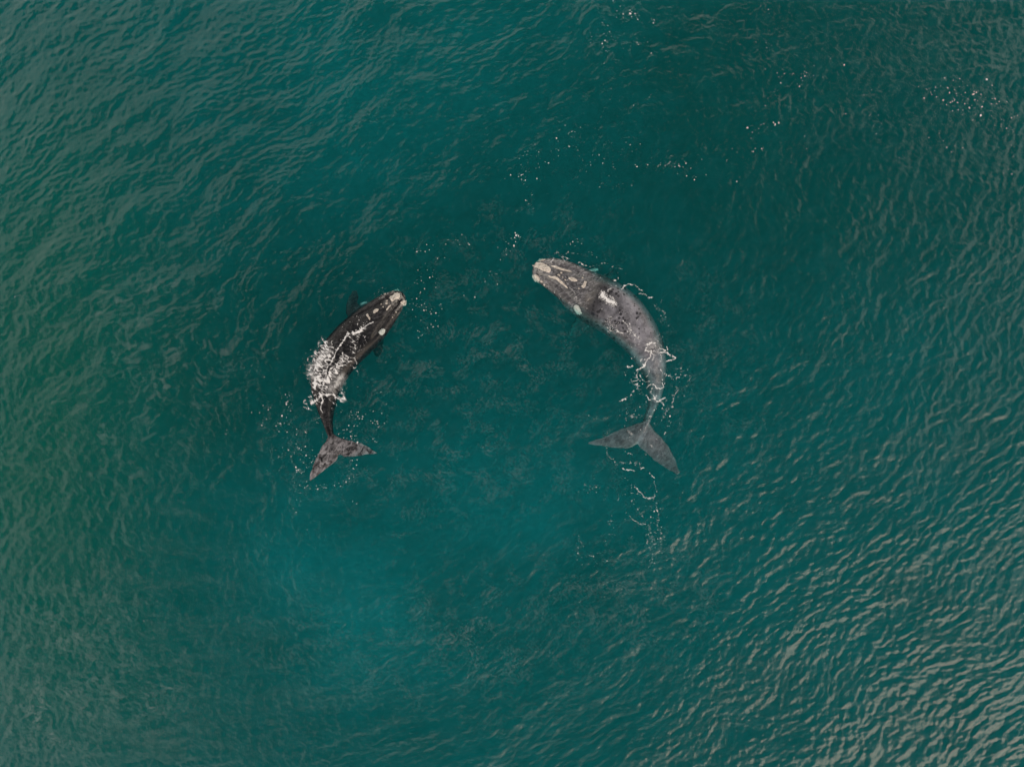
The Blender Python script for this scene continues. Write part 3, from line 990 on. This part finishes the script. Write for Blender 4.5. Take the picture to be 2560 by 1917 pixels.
f3 = frm(1540, 820, 6.37)
foam_patch('foam', 'lacy white foam strung across the tail stock of the grey whale', (1525, 800, 1735, 1095), [
    (f3([(560, 230), (500, 260), (470, 350), (560, 360), (540, 430), (490, 490), (460, 570), (410, 630), (330, 680)]), 3.4, 0.92),
    (f3([(560, 380), (590, 460), (580, 540)]), 2.8, 0.75), (f3([(470, 260), (520, 230), (610, 250)]), 3.2, 0.85),
    (f3([(390, 540), (400, 490), (450, 490)]), 2.6, 0.7), (f3([(600, 280), (680, 320), (780, 370), (850, 440), (920, 470)]), 2.8, 0.72),
    (f3([(680, 410), (760, 385), (900, 440), (935, 480), (880, 510), (800, 520)]), 3.2, 0.85),
    (f3([(640, 360), (740, 450), (690, 540)]), 3.0, 0.5), (f3([(670, 200), (680, 250)]), 2.5, 0.6),
    (f3([(800, 300), (810, 350)]), 3.5, 0.7),
    (f3([(330, 680), (310, 800), (300, 870), (370, 950)]), 6.5, 0.50), (f3([(370, 760), (420, 820), (520, 860)]), 4.0, 0.52),
    (f3([(440, 620), (510, 700), (500, 760)]), 3.5, 0.42), (f3([(460, 590), (560, 640)]), 2.6, 0.45),
    (f3([(500, 910), (570, 900), (640, 945), (720, 970), (770, 930), (740, 890)]), 2.8, 0.85),
    (f3([(700, 655), (760, 700), (800, 760), (770, 780)]), 3.0, 0.7), (f3([(860, 750), (910, 810), (1000, 790), (1040, 730)]), 3.4, 0.62),
    (f3([(930, 730), (950, 720)]), 4.0, 0.5), (f3([(1060, 660), (1110, 740), (1150, 800)]), 9.0, 0.22),
    (f3([(570, 960), (560, 1030), (600, 1110), (640, 1180), (700, 1130), (790, 1100)]), 2.8, 0.88),
    (f3([(500, 1080), (520, 1140), (580, 1130)]), 4.0, 0.7), (f3([(720, 1170), (770, 1150), (775, 1110)]), 4.0, 0.65), (f3([(690, 1160), (760, 1225)]), 2.6, 0.7),
    (f3([(60, 1180), (150, 1130)]), 4.0, 0.85), (f3([(170, 1090), (230, 1060), (280, 1000)]), 4.0, 0.5),
    (f3([(165, 590), (200, 620), (260, 600)]), 3.2, 0.7), (f3([(200, 520), (280, 470)]), 3.0, 0.55),
    (f3([(960, 950), (985, 1020), (920, 1060), (900, 1160), (910, 1240), (850, 1275), (730, 1290)]), 4.2, 0.50),
    (f3([(20, 50), (120, 100)]), 3.0, 0.8), (f3([(220, 0), (240, 100), (300, 140), (400, 170)]), 4.0, 0.62),
    (f3([(240, 320), (360, 280)]), 2.2, 0.55), (f3([(540, 1410), (580, 1410)]), 3.2, 0.7),
    (f3([(770, 1400), (830, 1330)]), 5.0, 0.36), (f3([(440, 1100), (470, 1170)]), 4.0, 0.36),
    (f3([(640, 150), (700, 130)]), 6.0, 0.35), (f3([(160, 60), (330, 170)]), 9.0, 0.30),
    (f3([(520, 310), (640, 330), (560, 420)]), 11.0, 0.33), (f3([(560, 250), (600, 330)]), 14.0, 0.35, 'veil'),
    (f3([(640, 520), (660, 900)]), 7.0, 0.18, 'veil'),
], lace=(9, 9, 0), whales=(grey,), seed=50)

foam_patch('foam', 'short white streaks of foam on the head and shoulders of the grey whale', (1340, 610, 1680, 840), [
    (fh([(550, 155), (575, 165)]), 2.5, 0.8), (fh([(520, 185), (560, 165)]), 2.2, 0.6), (fh([(640, 230), (720, 240), (770, 265)]), 2.2, 0.6),
    (fh([(460, 330), (490, 280), (520, 240)]), 2.2, 0.85), (fh([(430, 350), (470, 300)]), 3.0, 0.5), (fh([(380, 340), (430, 360)]), 7.0, 0.35),
    (fh([(920, 330), (1000, 340), (1080, 375)]), 2.0, 0.7), (fh([(720, 160), (760, 130)]), 2.0, 0.6), (fh([(820, 165), (835, 160)]), 2.5, 0.6),
    (fh([(1270, 385), (1340, 350), (1440, 340)]), 2.0, 0.5), (fh([(1120, 390), (1230, 360)]), 2.4, 0.45),
    (fh([(1500, 365), (1520, 370)]), 2.5, 0.6), (fh([(1590, 420), (1740, 435)]), 2.0, 0.42),
    (fh([(730, 700), (745, 620), (770, 510)]), 1.8, 0.55), (fh([(740, 700), (800, 770), (870, 870), (900, 980)]), 2.0, 0.55),
    (fh([(900, 560), (970, 545), (1060, 550)]), 1.8, 0.6), (fh([(1430, 830), (1470, 790), (1515, 775)]), 2.0, 0.8),
    (fh([(1690, 780), (1730, 760), (1735, 720), (1785, 695)]), 2.4, 0.85), (fh([(1545, 630), (1585, 620)]), 3.0, 0.85), (fh([(1620, 570), (1628, 610)]), 1.8, 0.7),
    (fh([(1340, 1130), (1380, 1050)]), 2.0, 0.5), (fh([(1040, 1075), (1080, 1105)]), 2.0, 0.6),
    (fh([(1000, 630), (960, 660)]), 3.0, 0.3), (fh([(920, 660), (990, 690)]), 5.0, 0.28),
    (fh([(620, 320), (700, 260)]), 12.0, 0.24), (fh([(430, 770), (440, 780)]), 2.0, 0.7), (fh([(520, 830), (535, 850)]), 2.0, 0.7), (fh([(600, 910), (615, 925)]), 2.0, 0.7),
    (fa([(720, 310), (745, 298), (790, 305), (845, 340)]), 2.2, 0.75), (fa([(825, 355), (850, 360), (870, 370)]), 2.6, 0.7), (fa([(880, 385), (910, 380)]), 2.4, 0.7),
    (fa([(930, 440), (1000, 500), (990, 540)]), 5.0, 0.30), (fa([(500, 180), (570, 185)]), 3.0, 0.3),
    (fa([(600, 540), (640, 600), (700, 620)]), 8.0, 0.36), (fa([(720, 545), (770, 610), (760, 560)]), 2.4, 0.75), (fa([(770, 610), (800, 645)]), 3.0, 0.5),
    (fa([(630, 510), (660, 590)]), 7.0, 0.36), (fa([(610, 610), (640, 606)]), 3.0, 0.5), (fa([(675, 608), (700, 620)]), 2.6, 0.85),
    (fa([(640, 330), (625, 345), (610, 350)]), 2.0, 0.6),
], lace=(7, 7, 0), whales=(grey,), seed=80)

# the ragged white patch on the grey whale's shoulder
foam_patch('foam', 'ragged white patch on the shoulder of the grey whale', (1480, 715, 1560, 780), [
    (fh([(1350, 880), (1400, 930), (1450, 980), (1540, 1040)]), 8.5, 1.1), (fh([(1340, 860), (1390, 860)]), 5.5, 1.0), (fh([(1490, 900), (1510, 950), (1560, 1030)]), 4.0, 0.8),
], lace=(6, 3, 45), whales=(grey,), seed=95)

f4 = frm(1440, 1000, 1129 / 300)
foam_patch('foam', 'broken trails of foam drifting behind the flukes of the grey whale', (1430, 990, 1700, 1450), [
    (f4([(290, 450), (295, 520), (350, 560), (390, 615)]), 3.0, 0.46), (f4([(430, 640), (490, 660), (555, 662)]), 2.2, 0.85), (f4([(600, 620), (610, 650), (650, 642)]), 2.4, 0.6),
    (f4([(470, 480), (520, 510)]), 3.0, 0.5), (f4([(700, 690), (730, 730)]), 2.6, 0.6), (f4([(740, 770), (760, 870)]), 3.0, 0.42),
    (f4([(560, 818), (590, 850), (630, 900)]), 1.8, 0.75), (f4([(630, 905), (690, 918), (740, 905)]), 3.2, 0.72), (f4([(740, 890), (740, 935)]), 3.0, 0.6),
    (f4([(590, 1010), (595, 1070), (630, 1105)]), 2.0, 0.6), (f4([(500, 1080), (540, 1130), (590, 1160)]), 2.6, 0.5), (f4([(760, 980), (765, 1140), (790, 1250)]), 4.0, 0.40),
    (f4([(600, 1160), (660, 1160)]), 3.0, 0.5), (f4([(680, 1200), (730, 1350)]), 6.0, 0.30), (f4([(770, 1300), (830, 1270)]), 4.0, 0.42),
    (f4([(670, 1300), (690, 1400)]), 3.0, 0.40), (f4([(720, 1420), (690, 1560)]), 3.0, 0.38), (f4([(395, 890), (400, 940)]), 4.0, 0.38), (f4([(330, 1080), (320, 1170)]), 3.5, 0.36),
    (f4([(520, 945), (545, 935)]), 3.0, 0.5), (f4([(80, 790), (130, 840), (190, 800)]), 4.0, 0.33), (f4([(30, 1300), (70, 1370)]), 4.0, 0.30), (f4([(120, 1465), (165, 1470)]), 3.0, 0.5),
    (f4([(450, 150), (600, 160)]), 5.0, 0.30), (f4([(470, 90), (480, 220)]), 4.0, 0.30), (f4([(700, 430), (730, 450)]), 3.0, 0.55), (f4([(750, 370), (765, 365)]), 2.5, 0.6),
    (f4([(660, 490), (655, 510)]), 2.4, 0.7), (f4([(400, 590), (560, 590), (600, 600)]), 6.0, 0.26),
    (f4([(690, 155), (715, 155)]), 3.0, 0.6), (f4([(690, 190), (640, 300)]), 3.5, 0.30, 'veil'), (f4([(490, 290), (525, 320)]), 4.0, 0.30, 'veil'),
], lace=(6, 6, 0), whales=(grey,), seed=120)

# flecks of foam: cluster centre, radii, tilt, how many, size (photo px)
def flecks(name, label, clusters, seed, whales=()):
    rng = np.random.default_rng(seed)
    vv, tris, n0 = [], [], 0
    cx, cy, rad = [], [], []
    for (x, y, rx, ry, ang, n, size) in clusters:
        a = R(ang)
        k = 0
        n = int(round(n * 0.85))
        while k < n:
            # small sub-clumps rather than an even scatter
            bx, by = rng.normal(0, 0.5, 2)
            m = min(n - k, 1 + rng.poisson(1.2))
            for _ in range(m):
                ux, uy = bx * rx + rng.normal(0, 0.32 * rx + 2.5), by * ry + rng.normal(0, 0.32 * ry + 2.5)
                cx.append(x + ux * math.cos(a) - uy * math.sin(a))
                cy.append(y + ux * math.sin(a) + uy * math.cos(a))
                rad.append(0.43 * size * min(float(rng.lognormal(-0.2, 0.6)), 2.6))
            k += m
    cx, cy, rad = map(np.array, (cx, cy, rad))
    X, Y = (cx - 1280) / PPM, (958.5 - cy) / PPM
    Z = surf(X, Y, whales)
    for x, y, z, r in zip(X, Y, Z, rad / PPM):
        st, th0, ns = rng.uniform(0.55, 1.0), rng.uniform(0, math.pi), 8
        pts = []
        for ring, f, up in ((0, 1.0, -0.01), (1, 0.62, 0.28)):
            for k in range(ns):
                th = 2 * math.pi * k / ns
                f2 = f * (1 + 0.22 * rng.normal())
                lx, ly = r * f2 * math.cos(th), r * f2 * st * math.sin(th)
                pts.append((x + lx * math.cos(th0) - ly * math.sin(th0), y + lx * math.sin(th0) + ly * math.cos(th0), z + 0.01 + up * r))
        pts.append((x, y, z + 0.01 + 0.38 * r))
        vv += pts
        for k in range(ns):
            a, b = n0 + k, n0 + (k + 1) % ns
            tris += [(a, b, b + ns), (a, b + ns, a + ns), (a + ns, b + ns, n0 + 2 * ns)]
        n0 += len(pts)
    me = mesh_np('foam_flecks', vv, None, tris)
    attr(me, 'foam_cover', np.repeat(rng.uniform(0.6, 1.0, len(cx)), 17))
    o = link(name, me, M_foam_and_glint)
    tag(o, label, 'foam flecks', kind='stuff')
    return o


flecks('foam_flecks', 'scattered white foam flecks in the darker water at the upper right', [
    (2410, 250, 70, 45, 15, 80, 2.6), (2500, 290, 90, 60, 10, 55, 2.3), (2360, 230, 50, 30, 0, 25, 1.6), (2340, 340, 60, 25, 20, 18, 2.0), (2520, 330, 40, 30, 0, 16, 1.8),
    (1985, 190, 60, 25, 10, 36, 2.7), (2070, 165, 40, 30, 60, 14, 1.8), (1910, 90, 22, 60, -20, 12, 1.6), (1925, 20, 20, 20, 0, 6, 2.0), (1940, 305, 20, 8, 0, 4, 3.0),
    (1890, 325, 35, 15, -15, 12, 2.0), (2000, 350, 40, 45, 20, 26, 1.2), (1870, 390, 60, 30, -20, 20, 1.6), (2180, 310, 60, 20, 10, 22, 1.3), (2200, 340, 40, 20, 30, 12, 1.2),
    (2150, 250, 20, 40, 0, 14, 1.1), (1930, 250, 25, 15, 0, 8, 1.6), (1760, 440, 90, 30, 10, 26, 1.5), (2260, 380, 30, 30, 0, 8, 1.5), (2520, 440, 40, 20, 0, 8, 1.6)], 1)
flecks('foam_flecks', 'scattered white foam flecks along the top edge, right of centre', [
    (1560, 30, 40, 25, 0, 22, 1.7), (1585, 45, 25, 15, 10, 16, 2.4), (1635, 60, 8, 5, 0, 2, 4.0), (1515, 85, 12, 25, 0, 14, 1.6), (1480, 105, 16, 20, 20, 14, 1.5),
    (1520, 110, 30, 30, 0, 14, 1.5), (1600, 100, 40, 30, 0, 14, 1.6), (1510, 175, 20, 30, 0, 8, 1.3), (1540, 245, 30, 20, 30, 8, 2.0), (1620, 240, 20, 20, 0, 6, 1.3)], 2)
flecks('foam_flecks', 'scattered white foam flecks above the head of the grey whale', [
    (1350, 395, 70, 30, -25, 40, 1.8), (1320, 430, 30, 50, 0, 22, 1.6), (1420, 345, 40, 30, -20, 18, 1.8), (1480, 390, 70, 40, 0, 40, 1.4), (1460, 320, 30, 20, 0, 12, 1.3),
    (1640, 410, 60, 18, 10, 24, 1.9), (1700, 420, 40, 15, 10, 14, 2.0), (1530, 455, 50, 20, 10, 20, 1.7), (1325, 500, 10, 40, 0, 12, 1.6), (1570, 380, 60, 40, 0, 18, 1.3),
    (1280, 600, 22, 12, -35, 18, 2.3), (1300, 590, 14, 10, 0, 8, 2.4), (1250, 630, 40, 20, -30, 14, 1.5), (1140, 610, 25, 18, 0, 18, 1.9), (1060, 620, 30, 8, -15, 8, 2.0), (1090, 635, 60, 8, 0, 10, 1.4),
    (1430, 610, 25, 8, -15, 16, 1.6), (1470, 640, 40, 10, 10, 14, 1.5), (1400, 560, 60, 25, -20, 10, 1.2)], 3)
flecks('foam_flecks', 'scattered white foam flecks between the two whales', [
    (1060, 740, 45, 45, 20, 44, 1.7), (1050, 690, 40, 30, 0, 22, 1.6), (1090, 770, 25, 30, 0, 20, 1.9), (1050, 840, 10, 30, 0, 14, 2.0), (1190, 740, 30, 15, -10, 14, 2.0), (1210, 690, 40, 20, -20, 12, 1.4),
    (1000, 910, 40, 30, 0, 12, 1.2), (930, 1010, 30, 35, 0, 16, 1.4), (1150, 690, 60, 50, 0, 14, 1.1)], 4)
flecks('foam_flecks', 'white foam flecks in the water round the tail of the black whale', [
    (722, 1015, 6, 25, 0, 26, 2.1), (705, 1055, 15, 12, 0, 18, 1.9), (748, 1080, 14, 8, 0, 12, 2.0), (747, 1125, 12, 10, 0, 12, 2.4), (768, 1145, 25, 30, 20, 34, 1.9), (752, 1172, 14, 12, 30, 22, 2.2),
    (716, 1110, 8, 50, 0, 20, 1.4), (700, 1140, 14, 30, 10, 14, 1.4), (890, 1090, 35, 14, 15, 30, 1.8), (875, 1065, 30, 14, 20, 18, 1.8), (895, 1032, 20, 12, 0, 20, 2.0), (940, 1055, 16, 18, 30, 20, 1.7),
    (940, 1100, 5, 5, 0, 5, 2.6), (880, 1160, 14, 20, 15, 18, 1.9), (872, 1200, 12, 16, 10, 12, 1.9), (810, 1215, 30, 12, 0, 26, 1.7), (850, 1205, 16, 8, 0, 10, 1.8), (760, 1215, 30, 14, 0, 18, 1.5),
    (740, 1240, 20, 30, 0, 16, 1.3), (800, 1000, 10, 12, 0, 10, 1.4), (850, 1010, 20, 20, 0, 22, 1.6), (860, 975, 20, 30, 0, 20, 1.4), (770, 960, 10, 30, 0, 12, 1.4), (660, 1010, 40, 40, 0, 20, 1.3), (640, 930, 60, 50, 0, 16, 1.1),
    (577, 1090, 10, 20, 0, 8, 1.3), (888, 1255, 6, 4, 0, 4, 2.2), (745, 1320, 14, 40, 0, 8, 1.1), (780, 890, 16, 20, 0, 8, 1.2), (840, 1130, 40, 30, 0, 10, 1.2)], 5, (black,))
flecks('foam_flecks', 'white foam flecks in the water round the tail of the grey whale', [
    (1560, 1040, 40, 30, 0, 30, 1.4), (1655, 1050, 25, 30, 0, 34, 1.5), (1690, 960, 30, 40, 0, 30, 1.5), (1590, 960, 20, 40, 0, 26, 1.5), (1640, 1000, 20, 30, 0, 20, 1.5), (1660, 790, 20, 40, -20, 26, 1.2),
    (1600, 1290, 40, 60, 0, 70, 1.3), (1640, 1340, 20, 60, 0, 60, 1.4), (1560, 1230, 60, 40, 0, 44, 1.2), (1480, 1215, 30, 14, 0, 26, 1.3), (1480, 1385, 40, 12, 10, 24, 1.5), (1450, 1350, 12, 30, 0, 12, 1.3),
    (1475, 1412, 30, 6, 0, 10, 1.6), (1525, 1310, 16, 40, 0, 16, 1.2), (1620, 1420, 14, 40, 10, 14, 1.2), (1560, 1480, 60, 40, 0, 12, 0.9), (1520, 700, 60, 14, 0, 20, 1.3), (1560, 800, 40, 30, 20, 40, 1.1),
    (1470, 700, 60, 40, 20, 30, 1.0)], 6, (grey,))
flecks('foam_flecks', 'stray white foam flecks in the water at the lower left', [
    (361, 1554, 2, 2, 0, 1, 3.0), (445, 1572, 8, 10, 0, 3, 1.4), (360, 820, 60, 60, 0, 4, 1.2), (45, 745, 25, 5, 0, 3, 1.4), (620, 900, 40, 60, 0, 10, 1.2), (560, 1060, 40, 60, 0, 8, 1.2), (880, 1560, 120, 80, 0, 8, 1.0)], 7)
flecks('foam_flecks', 'fine droplets of spray beaded on the back of the black whale', [
    (895, 865, 14, 14, 0, 60, 0.9), (880, 845, 30, 20, -40, 40, 0.8), (900, 800, 24, 20, -40, 40, 0.8), (860, 830, 24, 20, -40, 26, 0.8), (960, 735, 20, 12, -40, 30, 0.9), (800, 1050, 8, 30, -20, 40, 0.9),
    (812, 1095, 6, 20, -20, 20, 0.9)], 8, (black,))


# thin, see-through white sheets painting reflected sky and glints, drawn out along the ripples
def glint_sheet(name, label, box, masks, ln, wd, ang, amax, seed, lo=0.80, hi=1.0, patch=None, cell=2.6):
    """connected pale streaks painted as sky reflections; masks are soft ellipses (photo px) where they may lie"""
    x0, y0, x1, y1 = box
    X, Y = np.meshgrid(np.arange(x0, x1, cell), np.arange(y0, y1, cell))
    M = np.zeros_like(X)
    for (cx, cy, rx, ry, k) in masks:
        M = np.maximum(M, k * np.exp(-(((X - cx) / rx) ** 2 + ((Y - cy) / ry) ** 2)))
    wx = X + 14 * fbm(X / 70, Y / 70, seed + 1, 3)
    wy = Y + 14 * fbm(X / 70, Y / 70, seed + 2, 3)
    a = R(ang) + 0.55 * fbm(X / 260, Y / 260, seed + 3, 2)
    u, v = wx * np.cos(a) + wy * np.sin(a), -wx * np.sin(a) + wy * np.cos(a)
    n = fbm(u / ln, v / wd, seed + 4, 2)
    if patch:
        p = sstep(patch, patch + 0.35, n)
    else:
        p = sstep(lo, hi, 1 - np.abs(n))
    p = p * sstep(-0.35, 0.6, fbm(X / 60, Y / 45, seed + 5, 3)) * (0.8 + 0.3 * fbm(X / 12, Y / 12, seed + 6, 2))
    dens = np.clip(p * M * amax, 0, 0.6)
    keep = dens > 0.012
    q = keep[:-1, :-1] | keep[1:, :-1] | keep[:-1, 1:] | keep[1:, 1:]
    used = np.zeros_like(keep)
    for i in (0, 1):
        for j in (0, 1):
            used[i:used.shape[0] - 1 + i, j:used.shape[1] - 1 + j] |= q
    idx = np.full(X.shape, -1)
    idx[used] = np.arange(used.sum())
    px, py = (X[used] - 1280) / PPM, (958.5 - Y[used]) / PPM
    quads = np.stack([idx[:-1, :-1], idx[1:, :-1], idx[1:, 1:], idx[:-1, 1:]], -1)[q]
    me = mesh_np('painted_glint', np.stack([px, py, water_z(px, py) + 0.01], -1), quads)
    attr(me, 'foam_cover', dens[used])  # here the strength of the painted sky reflections, not foam
    o = link(name, me, M_foam_and_glint)  # foam white at low cover stands in for reflected light
    tag(o, label, 'foam', kind='stuff')  # painted reflections and glints, grouped with the foam
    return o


glint_sheet('painted_glint', 'faint pale painted streaks of reflected sky between and round the two whales', (640, 480, 1900, 1480),
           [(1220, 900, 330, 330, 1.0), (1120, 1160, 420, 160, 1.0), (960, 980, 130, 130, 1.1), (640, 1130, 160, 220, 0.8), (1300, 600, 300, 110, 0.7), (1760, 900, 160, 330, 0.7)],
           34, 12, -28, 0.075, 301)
glint_sheet('painted_glint', 'broad faint painted patches of reflected sky on the green water at the middle left', (20, 560, 720, 1300),
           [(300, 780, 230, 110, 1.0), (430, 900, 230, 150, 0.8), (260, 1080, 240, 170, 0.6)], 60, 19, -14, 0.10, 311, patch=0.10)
glint_sheet('painted_glint', 'short pale painted glints on wave crests below the whales', (420, 1340, 1800, 1910),
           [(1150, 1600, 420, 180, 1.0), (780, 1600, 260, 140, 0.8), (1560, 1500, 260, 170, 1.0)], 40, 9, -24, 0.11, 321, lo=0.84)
glint_sheet('painted_glint', 'tangled pale painted threads of reflected sky in the lower left corner', (0, 1330, 560, 1917),
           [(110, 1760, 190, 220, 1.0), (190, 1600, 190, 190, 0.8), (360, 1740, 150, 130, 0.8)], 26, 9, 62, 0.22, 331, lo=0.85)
